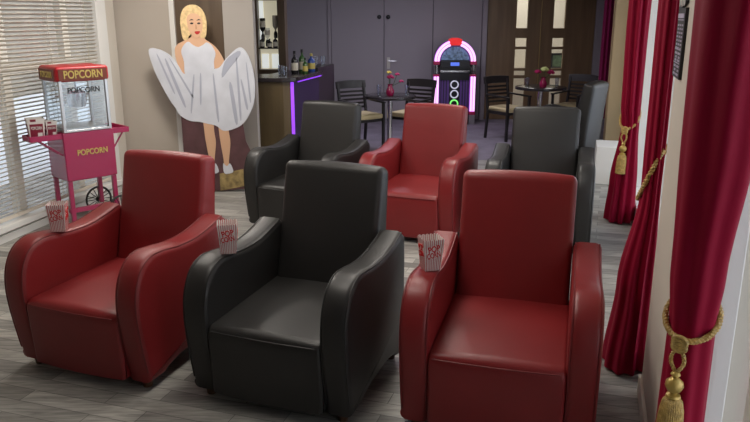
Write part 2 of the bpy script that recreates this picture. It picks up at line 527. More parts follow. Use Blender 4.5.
# far wall with the pale doors
r = MB()
r.box(-2.75, -.90, 14.0, 14.15, 0, CEIL)
r.box(-.90, 2.13, 14.0, 14.15, 2.62, CEIL)
r.box(2.13, 4.19, 14.0, 14.15, 2.62, CEIL)
r.box(4.19, 4.95, 14.0, 14.15, 0, CEIL)
struct(r.build('wall_back', M['lilac'], smooth=False))
def leaf(name, x0, x1, knob=None, handle=False, plate=None):
    d = sroot(name, ((x0 + x1) / 2, 14.02, 0))
    w = (x1 - x0) / 2
    MB().box(-w + .006, w - .006, 0, .06, .01, 2.6).build('door_panel', M['lilac_door'], d, smooth=False, bevel=.008)
    g = MB(); g.box(-w, -w + .006, .02, .06, 0, 2.6); g.box(w - .006, w, .02, .06, 0, 2.6)
    g.build('door_gap', M['groove'], d, smooth=False)
    if knob is not None:
        MB().lathe([(.038, 0), (.042, .012), (.04, .03), (.02, .04)], (knob, 0, 1.95), 20, mtx=Matrix.Rotation(PI / 2, 4, 'X')).build('door_knob', M['darkmetal'], d)
    if handle:
        h = MB().box(-w + .06, -w + .12, -.012, 0, .98, 1.2)
        h.tube([(-w + .09, -.01, 1.13), (-w + .09, -.06, 1.13), (-w + .24, -.06, 1.13)], .013, 8)
        h.build('door_handle', M['steel'], d)
    return d
leaf('door_1', -.84, .171, knob=.505 - .09)
leaf('door_2', .171, 1.104, knob=-.466 + .08, handle=True)
leaf('door_3', 1.104, 2.037)
struct(MB().box(-.90, -.84, 13.97, 14.1, 0, 2.62).build('trim_2', M['lilac_door'], smooth=False, bevel=.01))
struct(MB().box(2.037, 2.13, 13.95, 14.1, 0, 2.62).build('trim_3', M['lilac_door'], smooth=False, bevel=.01))
# walnut double doors with glazed slots
def wdoor(name, x0, x1, sx0, sx1):
    d = sroot(name, (0, 14.02, 0))
    zs = [(.02, .22), (.22, .85), (.85, .985), (1.36, 1.395), (1.56, 1.75)]
    m = MB()
    m.box(x0, sx0, 0, .07, .01, 2.6); m.box(sx1, x1, 0, .07, .01, 2.6)
    rails = [(.01, .22), (.80, .85), (.945, .985), (1.36, 1.395), (1.555, 1.75), (2.45, 2.6)]
    rails = [(.01, .22), (.80, .86), (.945, .995), (1.35, 1.40), (1.56, 1.745), (2.5, 2.6)]
    for a, b in rails: m.box(sx0, sx1, 0, .07, a, b)
    m.build('door_panel', M['walnut'], d, smooth=False, bevel=.004)
    MB().box(sx0, sx1, .03, .036, .22, 2.5).build('pane', M['glass'], d, smooth=False)
    return d
wdoor('door_4', 2.135, 3.150, 2.690, 2.905)
wdoor('door_5', 3.170, 4.185, 3.395, 3.612)
struct(MB().box(3.152, 3.168, 14.03, 14.06, 0, 2.6).build('trim_4', M['brass'], smooth=False))
# the lit room beyond the walnut doors
r = MB()
struct(MB().box(1.9, 4.9, 16.0, 16.1, 0, CEIL).build('wall_far_room', M['cream'], smooth=False))
struct(MB().box(1.8, 1.9, 14.15, 16.1, 0, CEIL).build('wall_far_room_left', M['cream'], smooth=False))
struct(MB().box(4.9, 5.0, 14.15, 16.1, 0, CEIL).build('wall_far_room_right', M['cream'], smooth=False))

# right side: line through (1.42, 3.40), direction (0.29, 0.957)
RW0 = Vector((1.42, 3.40)); RA = math.atan2(.957, .29) - PI / 2
def rw_place(o):
    o.location = (RW0.x * S, RW0.y * S, 0); o.rotation_euler = (0, 0, RA); return o    # local y along the wall, local -x into the room
def rw(s, off): # plan position
    return Vector((RW0.x + .29 * s - .957 * off, RW0.y + .957 * s + .29 * off))
pil = rw_place(MB().box(0, .36, -.78, .10, 0, CEIL).build('trim_5', M['ivory'], smooth=False, bevel=.004)); struct(pil)
struct(rw_place(MB().box(-.018, 0, -.78, .10, 0, .10).build('baseboard_right', M['ivory'], smooth=False, bevel=.004)))
r = MB().box(.1, .3, -6, -2.3, 0, CEIL).box(.1, .3, -2.3, -.78, 2.6, CEIL).box(.1, .3, .10, 7.0, 2.6, CEIL)
struct(rw_place(r.build('wall_right', M['white'], smooth=False)))
def rwin(name, s0, s1, mull):
    w = rw_place(sroot(name))
    m = MB()
    m.box(.12, .22, s0, s1, 0, .16); m.box(.12, .22, s0, s1, 2.52, 2.6)
    for s_ in [s0 + .04] + mull + [s1 - .04]: m.box(.12, .22, s_ - .04, s_ + .04, .16, 2.52)
    m.build('window_frame', M['white'], w, smooth=False, bevel=.006)
    MB().box(.165, .171, s0, s1, .16, 2.52).build('pane', M['glass'], w, smooth=False)
    return w
rwin('window_2', -2.3, -.78, [-1.62])
rwin('window_3', .10, 7.0, [1.5, 2.95, 4.5, 5.8])
# tan pier that steps into the room, and a low white window ledge
struct(MB().box(3.30, 3.95, 10.15, 10.24, 0, CEIL).build('trim_6', M['tan'], smooth=False, bevel=.006))
struct(MB().floorpoly([(2.66, 8.45), (2.98, 8.35), (3.12, 8.85), (2.80, 8.95)], 0, .46).build('trim_7', M['white'], smooth=False, bevel=.006))
struct(MB().floorpoly([(3.86, 10.24), (4.02, 10.24), (4.90, 14.0), (4.74, 14.0)], 0, CEIL).build('wall_right_far', M['lilac'], smooth=False))
# wall behind the camera
struct(MB().box(-5.4, 1.2, -2.2, -2.1, 0, CEIL).build('wall_front', M['charcoal'], smooth=False))
# outside
struct(MB().floorpoly([(-30, -20), (-4.9, -20), (-2.9, 8.7), (-2.9, 30), (-30, 30)], -.25, -.15).build('ground', M['outground'], smooth=False))
struct(MB().floorpoly([(.2, -20), (1.75, 2.5), (4.2, 9.5), (5.5, 30), (30, 30), (30, -20)], -.25, -.15).build('ground_right', M['outground'], smooth=False))
struct(MB().box(-10.0, -9.6, -10, 30, -.2, 5.5).build('wall_outside', M['outwall'], smooth=False))

# ------------------------------------------------------------------ venetian blind
bl = thing('venetian_blind', 'beige venetian blind hanging over the left window', 'blind', (LW0.x, LW0.y, 0)); bl.rotation_euler = (0, 0, LA)
m = MB()
z = .24
while z < 2.42:
    m.beam((-.0, -1.08, z), (-.0, 1.80, z), .040, .003, up=(-math.sin(.5), 0, math.cos(.5)))
    z += .038
m.build('slats', M['slat'], bl, smooth=False)
MB().box(-.025, .028, -1.09, 1.81, 2.40, 2.455).build('head_rail', M['slat'], bl, smooth=False, bevel=.004)
MB().box(-.02, .02, -1.09, 1.81, .185, .215).build('bottom_rail', M['slat'], bl, smooth=False, bevel=.004)
for s_ in (-.95, -.4, .25, 1.0, 1.62):
    MB().tube([(.022, s_, .2), (.022, s_, 2.42)], .003, 6).tube([(-.022, s_, .2), (-.022, s_, 2.42)], .003, 6).build('ladder_cord', M['slat'], bl)

# ------------------------------------------------------------------ armchairs
ARMW = .148; INW = .625
arm_ctrl = [(.02, .05), (-.01, .2), (-.035, .36), (-.045, .5), (-.025, .62), (.035, .715), (.125, .758), (.23, .758), (.36, .742), (.52, .742), (.66, .766), (.79, .80)]
arm_top = catmull([(a, b, 0) for a, b in arm_ctrl], 4)
arm_prof = [(p.x, p.y) for p in arm_top] + [(.84, .765), (.85, .60), (.84, .30), (.825, .05), (.74, .05), (.70, .08), (.58, .098), (.43, .10), (.29, .092), (.19, .07), (.15, .05)]
def make_armchair(kind, label):
    lm, pm = M[kind], M[kind + '_piping']
    t = thing('armchair', label, 'armchair', group='cinema armchairs')
    seat = rpoly([(-.02, .06, .01), (-.04, .38, .0), (-.035, .447, .045), (.60, .462, .0), (.78, .465, .0), (.80, .30, .0), (.78, .075, 0)])
    MB().soft(seat, INW + .01, .02, .012).build('seat', lm, t)
    MB().tube([(x, -.042 - .010 * (1 - (2 * x / .6) ** 2), .425) for x in [-.29 + .58 * k / 12 for k in range(13)]], .004, 6).build('seat_seam', pm, t)
    back = rpoly([(.685, .44, .0), (.735, .65, 0), (.795, .90, 0), (.848, 1.145, .045), (.99, 1.118, .05), (.955, .80, 0), (.93, .50, .0), (.90, .08, .0), (.80, .08, 0), (.78, .40, 0)])
    b = MB().soft(back, INW - .005, .035, .014).build('backrest', lm, t)
    # stitched seam round the front of the back
    w = INW / 2 - .032
    fr = lambda zz: .682 + (zz - .44) * .232
    loop = [(-w, fr(.50), .50)] + [(-w, fr(zz), zz) for zz in (.7, .9, 1.06)] + [(-w + .03, fr(1.09), 1.09), (w - .03, fr(1.09), 1.09)] + [(w, fr(zz), zz) for zz in (1.06, .9, .7, .5)]
    for sgn in (-1, 1):
        xc = sgn * (INW / 2 + ARMW / 2)
        a = MB().soft(arm_prof, ARMW, .036, .0, xc, n=4, nx=2).build('arm', lm, t)
        top = [p for p in arm_top if p.y > .1]
        pp = MB()
        for q in (-1, 1):
            path = []
            for i, p in enumerate(top):
                d = (top[min(i + 1, len(top) - 1)] - top[max(i - 1, 0)]).normalized()
                path.append((xc + q * (ARMW / 2 - .012), p.x + d.y * .0075, p.y - d.x * .0075))
            pp.tube(path, .0045, 6)
        pp.build('piping', pm, a)
    for sx in (-1, 1):
        for yy in (.075, .80):
            MB().lathe([(.026, 0), (.034, .06)], (sx * (INW / 2 + ARMW / 2), yy, 0), 12).build('foot', M['foot'], t)
    return t
D = math.radians
red0 = make_armchair('red', 'red leather armchair at front left, beside the popcorn cart')
red0.location = Vector((-1.645, 3.625, 0)) * S; red0.rotation_euler = (0, 0, D(-21.2))
blk0 = make_armchair('black', 'black leather armchair in the middle of the front row')
blk0.location = Vector((-.55, 3.275, 0)) * S; blk0.rotation_euler = (0, 0, D(-20.6))
dup(red0, (.560, 2.995, 0), D(-15.6), 'red leather armchair at front right, next to the gold tasselled curtain')
dup(blk0, (-.806, 6.40, 0), D(-24), 'black leather armchair at the left of the second row, in front of the bar')
dup(red0, (.264, 6.16, 0), D(-21.6), 'red leather armchair in the middle of the second row')
dup(blk0, (1.380, 5.88, 0), D(-15.8), 'black leather armchair at the right of the second row, behind the front red one')
dup(blk0, (2.15, 9.95, 0), D(-125), 'black leather armchair furthest back at the right, turned away towards the tables')

# ------------------------------------------------------------------ popcorn boxes on the arms
def make_box(label):
    t = thing('popcorn_box', label, 'popcorn box', group='striped popcorn boxes on chair arms')
    h, wb, wt = .158, .078, .104
    n = 19
    out = MB()
    for side in range(4):
        rot = Matrix.Rotation(side * PI / 2, 4, 'Z')
        for i in range(n):
            for (u0, u1) in ((((i + (.2 if i % 2 else -.2)) / n if i else 0), (i + .5) / n), ((i + .5) / n, ((i + 1 + (-.2 if i % 2 else .2)) / n if i < n - 1 else 1))):
                def P(u, v):
                    w = wb + (wt - wb) * v
                    sc = .007 * abs(math.sin(PI * u * 5)) if v == 1 else 0
                    return rot @ Vector(((u - .5) * w, -w / 2, h * v + sc))
                out.add([P(u0, 0), P(u1, 0), P(u1, 1), P(u0, 1)], [(0, 1, 2, 3)], 1 if i % 2 else 0)
    out.add([(-wb / 2, -wb / 2, .002), (wb / 2, -wb / 2, .002), (wb / 2, wb / 2, .002), (-wb / 2, wb / 2, .002)], [(0, 1, 2, 3)], 0)
    b = out.build('carton', [M['paper'], M['paperred']], t, smooth=False)
    sm = b.modifiers.new('thickness', 'SOLIDIFY'); sm.thickness = .0015
    tilt = math.atan2((wt - wb) / 2, h)
    for side in (0, -1, 1):
        R = Matrix.Rotation(side * PI / 2, 4, 'Z')
        mt = R @ T(0, -.0480, .098, 0, tilt)
        ov = MB().prism([(.039 * math.cos(a), .034 * math.sin(a) + .10 * .039 * math.cos(a)) for a in [2 * PI * k / 20 for k in range(20)]], -.0005, .002, mtx=mt)
        lab = ov.build('label_patch', M['paper'], t, smooth=False)
        text('lettering', 'POP', .045, R @ T(0, -.0508, .114, 0, tilt, -.18), M['inkred'], lab, .0012, .060)
        text('lettering', 'CORN', .040, R @ T(0, -.0482, .082, 0, tilt, -.18), M['inkred'], lab, .0012, .068)
    return t
def chair_pt(cx, cy, a, lx, ly, z):
    a = D(a)
    return (cx + lx * math.cos(a) - ly * math.sin(a), cy + lx * math.sin(a) + ly * math.cos(a), z)
ARMX = -(INW + ARMW) / 2
pb = make_box('striped popcorn box on the left arm of the front left red armchair')
pb.location = Vector(chair_pt(-1.645, 3.625, -21.2, ARMX + .05, .29, .760)) * S; pb.rotation_euler = (0, 0, D(10))
dup(pb, chair_pt(-.55, 3.275, -20.6, ARMX + .05, .235, .761), D(12), 'striped popcorn box on the left arm of the front black armchair')
dup(pb, chair_pt(.560, 2.995, -15.6, ARMX + .015, .27, .760), D(16), 'striped popcorn box on the left arm of the front right red armchair')

# ------------------------------------------------------------------ popcorn cart
ct = thing('popcorn_cart', 'raspberry pink popcorn cart with glass case beside the blind', 'popcorn machine', (-2.70, 6.68, 0), .78)
W, DP = .49, .40
MB().box(-W / 2, W / 2, 0, DP, .47, .93).build('cabinet', M['cartpink'], ct, smooth=False, bevel=.012)
text('lettering', 'POPCORN', .075, T(.02, -.003, .73), M['yellow'], ct, .003, .29)
for x in (-W / 2 + .03, W / 2 - .03):
    for y in (.03, DP - .03):
        MB().box(x - .02, x + .02, y - .02, y + .02, .03 if x < 0 else .13, .47).build('leg', M['cartpink'], ct, smooth=False, bevel=.004)
MB().box(-W / 2, W / 2, .02, .06, .16, .20).build('cross_bar', M['cartpink'], ct, smooth=False)
def wheel(y):
    c = Vector((W / 2 - .02, y, .14))
    w = MB().tube([c + Vector((.129 * math.cos(a), 0, .129 * math.sin(a))) for a in [2 * PI * k / 40 for k in range(40)]], .011, 8, closed=True)
    o = w.build('wheel', M['rubber'], ct)
    s = MB()
    for k in range(8):
        a = PI * k / 8
        d = Vector((.125 * math.cos(a), 0, .125 * math.sin(a)))
        s.tube([c - d, c + d], .004, 6)
    s.lathe([(.025, -.02), (.025, .02)], c, 14, mtx=Matrix.Rotation(PI / 2, 4, 'X'))
    s.build('spokes', M['darkmetal'], o)
wheel(-.06); wheel(DP + .06)
# folding side shelves with raised rims
for sgn, L, ye in ((-1, .28, .20), (1, .16, DP - .02)):
    x0 = sgn * W / 2; x1 = sgn * (W / 2 + L)
    a, b = min(x0, x1), max(x0, x1)
    m = MB().box(a, b, .02, ye, .875, .89)
    m.beam((a, .02, .90), (b, .02, .90), .012, .05).beam((a, ye, .90), (b, ye, .90), .012, .05)
    m.beam((x1, .02, .90), (x1, ye, .90), .012, .05)
    m.build('side_shelf', M['cartpink'], ct, smooth=False)
    for yy in (.05, ye - .04):
        MB().beam((x0, yy, .72), (x0 + sgn * L * .7, yy, .876), .012, .012).build('shelf_strut', M['cartpink'], ct, smooth=False)
g0, g1 = -.215, .215; y0, y1 = .01, .385
m = MB()
for x in (g0, g1):
    for y in (y0, y1): m.box(x - .014, x + .014, y - .014, y + .014, .93, 1.40)
m.box(g0, g1, y0 - .014, y0 + .014, .93, .95); m.box(g0, g1, y1 - .014, y1 + .014, .93, .95)
m.box(g0 - .014, g0 + .014, y0, y1, .93, .95); m.box(g1 - .014, g1 + .014, y0, y1, .93, .95)
m.build('case_frame', M['steel'], ct, smooth=False, bevel=.003)
gl = MB()
gl.box(g0, g1, y0 - .002, y0 + .002, .95, 1.39); gl.box(g0, g1, y1 - .002, y1 + .002, .95, 1.39)
gl.box(g0 - .002, g0 + .002, y0, y1, .95, 1.39); gl.box(g1 - .002, g1 + .002, y0, y1, .95, 1.39)
gl = gl.build('glass_case', M['cartglass'], ct, smooth=False)
text('lettering', 'POPCORN', .07, T(.0, -.004 + y0 - .002, 1.31), M['ink'], gl, .001, .30)
k = MB().lathe([(.02, 1.13), (.075, 1.14), (.09, 1.20), (.092, 1.27), (.07, 1.29), (.02, 1.295)], (0, .19, 0), 24)
k.tube([(0, .19, 1.29), (0, .19, 1.40)], .012, 8).tube([(-.2, .19, 1.25), (.12, .19, 1.25)], .007, 8)
k.build('kettle', M['chrome'], ct)
MB().box(g0 + .01, g1 - .01, .02, .375, .94, .965).build('case_floor', M['steel'], ct, smooth=False)
sg = MB().box(-.25, .25, -.012, .40, 1.39, 1.53).build('canopy', M['cartred'], ct, smooth=False, bevel=.03, seg=3)
sp = MB().box(-.225, .225, -.017, -.005, 1.402, 1.505).box(-.257, -.245, .02, .37, 1.402, 1.505).build('sign_panel', M['cartbrown'], sg, smooth=False)
text('lettering', 'POPCORN', .1, T(0, -.019, 1.453), M['yellow'], sg, .002, .36)
text('lettering', 'POPCORN', .08, T(-.259, .195, 1.453, -PI / 2), M['yellow'], sg, .002, .26)
# big carton on the cart's left shelf and a smaller one behind it
def shelf_pt(lx, ly, z):
    a = .78
    return (-2.70 + lx * math.cos(a) - ly * math.sin(a), 6.68 + lx * math.sin(a) + ly * math.cos(a), z)
def tapered(name, label, loc, rz, h, wb, wt):
    t = thing(name, label, 'popcorn carton', loc, rz)
    m = MB()
    P = lambda w, z: [(-w / 2, -w / 2, z), (w / 2, -w / 2, z), (w / 2, w / 2, z), (-w / 2, w / 2, z)]
    m.add(P(wb, 0) + P(wt, h), [(0, 1, 5, 4), (1, 2, 6, 5), (2, 3, 7, 6), (3, 0, 4, 7), (0, 3, 2, 1)])
    b = m.build('carton', M['paper'], t, smooth=False)
    sm = b.modifiers.new('thickness', 'SOLIDIFY'); sm.thickness = .002
    tl = math.atan2((wt - wb) / 2, h)
    for side in range(4):
        R = Matrix.Rotation(side * PI / 2, 4, 'Z')
        mt = R @ T(0, -(wb + wt) / 4 - .0012, h * .45, 0, tl)
        p = MB().prism([(-wb * .46, -h * .42), (wb * .46, -h * .42), (wb * .48, h * .30), (-wb * .48, h * .30)], -.001, .002, mtx=mt)
        p.prism([(-wb * .40, h * .42), (wb * .0, h * .42), (wb * .0, h * .53), (-wb * .42, h * .53)], -.001, .002, mtx=mt)
        p = p.build('printed_panel', M['maroon'], t, smooth=False)
        text('lettering', 'POPCORN', h * .2, mt @ T(0, -.003, .02), M['paper'], p, .0006, wb * .8)
        MB().prism([(wb * .05, -h * .40), (wb * .38, -h * .40), (wb * .40, -h * .12), (wb * .06, -h * .12)], -.0022, .0, mtx=mt).build('white_flash', M['paper'], p, smooth=False)
    return t
tapered('popcorn_carton', 'large white and maroon popcorn carton on the cart side shelf', shelf_pt(-.435, .11, .891), .55, .19, .115, .15)
tapered('popcorn_carton', 'smaller popcorn carton standing between the large one and the glass case', shelf_pt(-.30, .125, .891), .7, .15, .08, .10)
# small red and white card hung below the cart
cd = thing('price_card', 'small red and white card on the window sill below the popcorn cart', 'card', (-2.985, 7.45, .162), -1.15)
MB().box(-.045, .045, 0, .004, 0, .10).build('card', M['paper'], cd, smooth=False)
MB().box(-.04, .04, -.001, .0, .012, .045).box(-.04, .04, -.001, 0, .06, .09).build('red_bands', M['paperred'], cd, smooth=False)

# ------------------------------------------------------------------ cardboard cutout figure
def conv(uv):
    """outline points measured on the standee, in 1/100 of its board width units"""
    return [(-2.50 + (u - 149) * .01105, 2.155 - v * .01115) for u, v in uv]
def sm(uv, k=4): return [(p.x, p.y) for p in catmull([(a, b, 0) for a, b in conv(uv)], k, closed=True)]
st = thing('cardboard_cutout', 'life-size cardboard cutout of a fair-haired person in a billowing white dress', 'cardboard standee', (0, 8.05, 0))
board = [(177, 110), (200, 100), (240, 112), (240, 124), (242, 140), (247, 151), (248, 172), (247.5, 186), (239, 190), (215, 192), (180, 192), (177, 150)]
MB().prism(conv(board), .0, .012).build('backing_board', M['printmaroon'], st, smooth=False)
skirt = [(149.5, 49), (158.7, 48), (169, 53), (177, 62), (183, 72), (190, 68), (198, 65.5), (208, 67), (218.6, 66), (226.5, 57), (239.5, 46.5), (247.3, 52), (252.5, 67.8), (253.8, 86), (251, 104), (241, 121), (229.6, 127.5), (219.6, 129), (212.5, 124), (204, 122), (195.5, 120), (186, 119), (177, 114), (172.7, 107), (167, 98), (160, 84), (153.5, 68)]
body = [(177, 45), (186, 39.5), (193, 36), (194, 29), (205, 31), (206, 38), (214, 44), (220, 51), (225, 62), (228, 76), (222, 78), (214, 66), (211, 58), (212, 68), (205, 75), (192, 75), (188, 60), (186, 56), (186, 66), (185, 78), (180, 78), (177.5, 64), (175.5, 53)]
MB().prism(sm(body), -.004, .010).build('printed_body', M['skin'], st, smooth=False)
sk = MB().prism(sm(skirt), -.008, .010).build('printed_skirt', M['dress'], st, smooth=False)
fo = MB()
for q in ([(225, 60), (238, 50), (241, 53), (230, 66), (221, 76)], [(212, 76), (213.5, 76), (216, 116), (214, 116)], [(228, 84), (231, 84), (235, 118), (232, 120)], [(240, 80), (241.5, 80), (246, 104), (244, 106)], [(236, 62), (237.5, 62), (239, 112), (237, 114)], [(246, 64), (247, 64), (249.5, 96), (248, 98)], [(171, 60), (172, 60), (190, 92), (188.5, 93)], [(199, 74), (200.5, 74), (199, 100), (197.5, 100)], [(158, 56), (159.5, 56), (172, 88), (170.5, 89)], [(166, 62), (168, 61), (182, 100), (180, 102)], [(192, 76), (193.5, 76), (189, 108), (187.5, 108)]):
    fo.prism(sm(q, 3), -.0095, -.007)
fo.build('printed_folds', M['fold'], sk, smooth=False)
bod = MB().prism(sm([(182, 50), (186, 43), (190, 41), (194, 44), (199, 46), (204, 44), (208, 41.5), (213, 45), (216, 52), (214, 60), (213, 70), (203, 67), (193, 68), (184.5, 72), (184, 60)]), -.0095, -.003)
bod.build('printed_bodice', M['dress'], st, smooth=False)
ha = [(183, 26), (183.5, 17), (187, 9.5), (193, 6), (200, 6.5), (205.5, 11), (208.5, 19), (208.5, 28), (207, 36), (202.5, 37), (199, 30), (191, 35), (189, 39), (184.5, 38)]
hr = MB().prism(sm(ha), -.006, .010).build('printed_hair', M['hair'], st, smooth=False)
fa = MB().prism(sm([(189.5, 20), (192, 15), (198, 14), (203.5, 17.5), (205, 25), (203.5, 31.5), (199.5, 37.5), (195, 36), (191, 30)]), -.0085, .0).build('printed_face', M['skin'], st, smooth=False)
MB().prism(sm([(196.5, 31.5), (199, 30.8), (202, 31), (200.5, 33.5), (198, 33.8)]), -.010, -.008).build('printed_lips', M['lips'], fa, smooth=False)
e = MB()
for cx in (194.3, 201.3): e.prism(sm([(cx - 1.8, 23.4), (cx, 22.5), (cx + 1.8, 23.2), (cx, 24.3)]), -.010, -.008); e.prism(sm([(cx - 2.2, 20.8), (cx, 19.4), (cx + 2.2, 20.4), (cx, 20.4)]), -.010, -.008)
e.build('printed_eyes', M['ink'], fa, smooth=False)
MB().prism(sm([(198.2, 24), (199.4, 28.2), (197.6, 28.8)], 3), -.010, -.008).build('printed_nose', M['skin2'], fa, smooth=False)
for ox in (0, 15):
    lg = MB().prism(sm([(200 + ox, 112), (209 + ox, 112), (210 + ox, 130), (211 + ox, 142), (208.5 + ox, 160), (208 + ox, 168), (203.5 + ox, 168), (203 + ox, 158), (201 + ox, 142), (200 + ox, 130)]), -.006, .004)
    lg.build('printed_leg', M['skin'], st, smooth=False)
    MB().prism(sm([(202.5 + ox, 163), (206 + ox, 166), (209.5 + ox, 163), (212.5 + ox, 171), (209 + ox, 173.5), (203 + ox, 173)]), -.010, -.004).build('printed_shoe', M['dress'], st, smooth=False)
MB().prism(conv([(213, 174), (238, 169), (238, 187), (213, 192)]), -.004, 0).build('printed_panel', M['printyellow'], st, smooth=False)
MB().prism([(-2.05, .02), (-1.9, .02), (-1.97, 1.1)], .012, .016).add([(-1.97, .014, 1.1), (-1.93, .014, 1.1), (-1.93, .22, .0), (-1.97, .22, .0)], [(0, 1, 2, 3)]).build('easel_strut', M['paper'], st, smooth=False)

# ------------------------------------------------------------------ bar
bar = thing('bar_counter', 'curved brown bar counter with purple light strip at its corner', 'bar', (0, 0, 0))
cor = [(-2.55, 8.74), (-1.14, 8.74), (-1.06, 8.76), (-1.0, 8.82), (-.97, 8.92)]
end = [(-.60, 10.62)]
MB().floorpoly([(-2.55, 8.76), (-1.12, 8.76), (-1.03, 8.80), (-1.20, 9.2), (-2.55, 9.2)], 0, 1.2).build('front_panel', M['barwood'], bar, smooth=False)
MB().floorpoly([(-1.03, 8.83), (-.99, 8.90), (-.77, 9.90), (-1.15, 9.98), (-1.22, 9.2)], 0, 1.2).build('side_panel', M['barside'], bar, smooth=False)
MB().floorpoly([(-.78, 9.9), (-.60, 10.66), (-1.05, 10.76), (-1.16, 9.98)], 0, 1.29).build('end_cabinet', M['blackwood'], bar, smooth=False, bevel=.006)
MB().floorpoly([(-2.55, 8.70), (-1.12, 8.70), (-1.02, 8.73), (-.96, 8.80), (-.93, 8.90), (-.71, 9.90), (-1.20, 10.0), (-1.36, 9.32), (-2.55, 9.32)], 1.2, 1.25).build('worktop', M['tabletop'], bar, smooth=False, bevel=.008)
ls = MB().box(-1.03, -.995, 8.79, 8.83, .05, 1.19)
ls.build('light_strip', M['led'], bar, smooth=False)
MB().beam((-.955, 8.94, 1.185), (-.735, 9.88, 1.185), .008, .012).build('light_strip', M['led'], bar, smooth=False)
# tall wood unit behind the bar with spirit dispensers and a mirror, its reflection painted as glow
bb_ = thing('back_bar_unit', 'tall brown back bar unit with glowing mirror panel behind the bar', 'cabinet', (0, 10.8, 0))
m = MB().box(-1.86, -1.72, 0, .3, 0, 2.6).box(-1.43, -1.32, 0, .3, 0, 2.6).box(-1.72, -1.43, 0, .3, 0, 1.2).box(-1.72, -1.43, 0, .3, 2.19, 2.6).box(-1.72, -1.43, .2, .3, 1.2, 2.19)
m.build('carcass', M['brownpanel'], bb_, smooth=False, bevel=.005)
MB().box(-1.72, -1.43, .17, .18, 1.2, 2.19).build('mirror_glow_panel', M['mirror'], bb_, smooth=False)
MB().box(-1.715, -1.655, .155, .165, 1.55, 2.185).box(-1.70, -1.60, .155, .165, 1.21, 1.42).box(-1.55, -1.45, .155, .165, 1.21, 1.42).build('mirror_reflection_patch', M['mirrorwhite'], bb_, smooth=False)  # white strip and boxes stand for bright reflections in the mirror
MB().box(-1.72, -1.43, .0, .155, 1.50, 1.515).build('shelf', M['blackwood'], bb_, smooth=False)
def bottle_prof(h, r, nk=.3):
    return [(r * .9, 0), (r, .01), (r, h * .58), (r * .8, h * .66), (r * nk, h * .76), (r * nk, h * .97), (r * nk * 1.15, h * .975), (r * nk * 1.15, h)]
def optic(x, ztop, h, gm, label):
    t = thing('spirit_bottle', label, 'bottle', (x, 10.91, ztop), group='upturned spirit bottles on the back bar')
    flip = Matrix.Rotation(PI, 4, 'X')
    MB().lathe(bottle_prof(h, .042), n=16, mtx=flip).build('bottle_glass', M[gm], t)
    MB().lathe([(.0435, -h * .5), (.0435, -h * .15)], n=16).build('bottle_label', M['labelcream'], t)
    MB().lathe([(.02, -h - .07), (.028, -h - .06), (.028, -h + .0), (.018, -h + .03)], n=14).box(-.012, .012, 0, .045, -h - .03, -h - .01).build('dispenser', M['darkmetal'], t)
optic(-1.665, 1.94, .26, 'darkglass', 'dark upturned spirit bottle at upper left of the back bar panel')
optic(-1.475, 1.98, .26, 'labelcream', 'pale upturned spirit bottle at upper right of the back bar panel')
optic(-1.60, 1.80, .2, 'tumbler', 'small clear upturned bottle between the upper two on the back bar')
def shelf_bottle(x, z, h, gm, label):
    t = thing('spirit_bottle', label, 'bottle', (x, 10.838, z), group='bottles on the back bar shelf')
    MB().lathe(bottle_prof(h, .036), n=14).build('bottle_glass', M[gm], t)
    MB().lathe([(.0375, h * .12), (.0375, h * .5)], n=14).build('bottle_label', M['labelcream'], t)
shelf_bottle(-1.67, 1.516, .17, 'darkglass', 'dark bottle on the left of the back bar shelf under the dispensers')
shelf_bottle(-1.56, 1.516, .13, 'darkglass', 'short dark bottle in the middle of the back bar shelf')
shelf_bottle(-1.475, 1.516, .17, 'darkglass', 'dark bottle on the right of the back bar shelf under the dispensers')
# bottles and glasses on the bar worktop
def bottle(x, y, h, r, gm, lm, label, z=1.2505):
    t = thing('bottle', label, 'bottle', (x, y, z), group='bottles on the bar')
    MB().lathe(bottle_prof(h, r), n=20).build('bottle_glass', M[gm], t)
    MB().lathe([(r * 1.02, h * .15), (r * 1.02, h * .48)], n=20).build('bottle_label', M[lm], t)
    MB().lathe([(r * .37, h * .86), (r * .37, h * 1.005)], n=14).build('bottle_cap', M['darkmetal' if gm != 'blueglass' else 'labelgold'], t)
def tumbler(x, y, h, r, label, z=1.2505):
    o = MB().lathe([(r * .8, 0), (r, h), (r * .93, h), (r * .75, .01)], n=16).build('tumbler', M['tumbler'])
    o.location = Vector((x, y, z)) * S
    return tag(o, label, 'glass', 'tumblers on the bar')
bottle(-1.04, 9.40, .285, .045, 'darkglass', 'labelcream', 'dark wine bottle at the left of the bottles on the bar')
bottle(-.955, 9.52, .30, .045, 'greenglass', 'labelcream', 'green wine bottle beside the dark bottle on the bar')
bottle(-.905, 9.42, .20, .035, 'greenglass', 'labelgold', 'short green beer bottle in front of the tall green bottle')
bottle(-.855, 9.76, .235, .05, 'blueglass', 'labelgold', 'blue bottle with gold label at the right of the bar bottles')
tumbler(-1.20, 9.2, .12, .035, 'small clear tumbler at the left end of the glasses on the bar')
tumbler(-1.13, 9.12, .11, .035, 'small clear tumbler just left of the dark wine bottle')
tumbler(-.83, 10.2, .13, .04, 'clear tumbler on the dark cabinet at the far end of the bar, left one', 1.2905)
tumbler(-.74, 10.3, .13, .04, 'clear tumbler on the dark cabinet at the far end of the bar, right one', 1.2905)

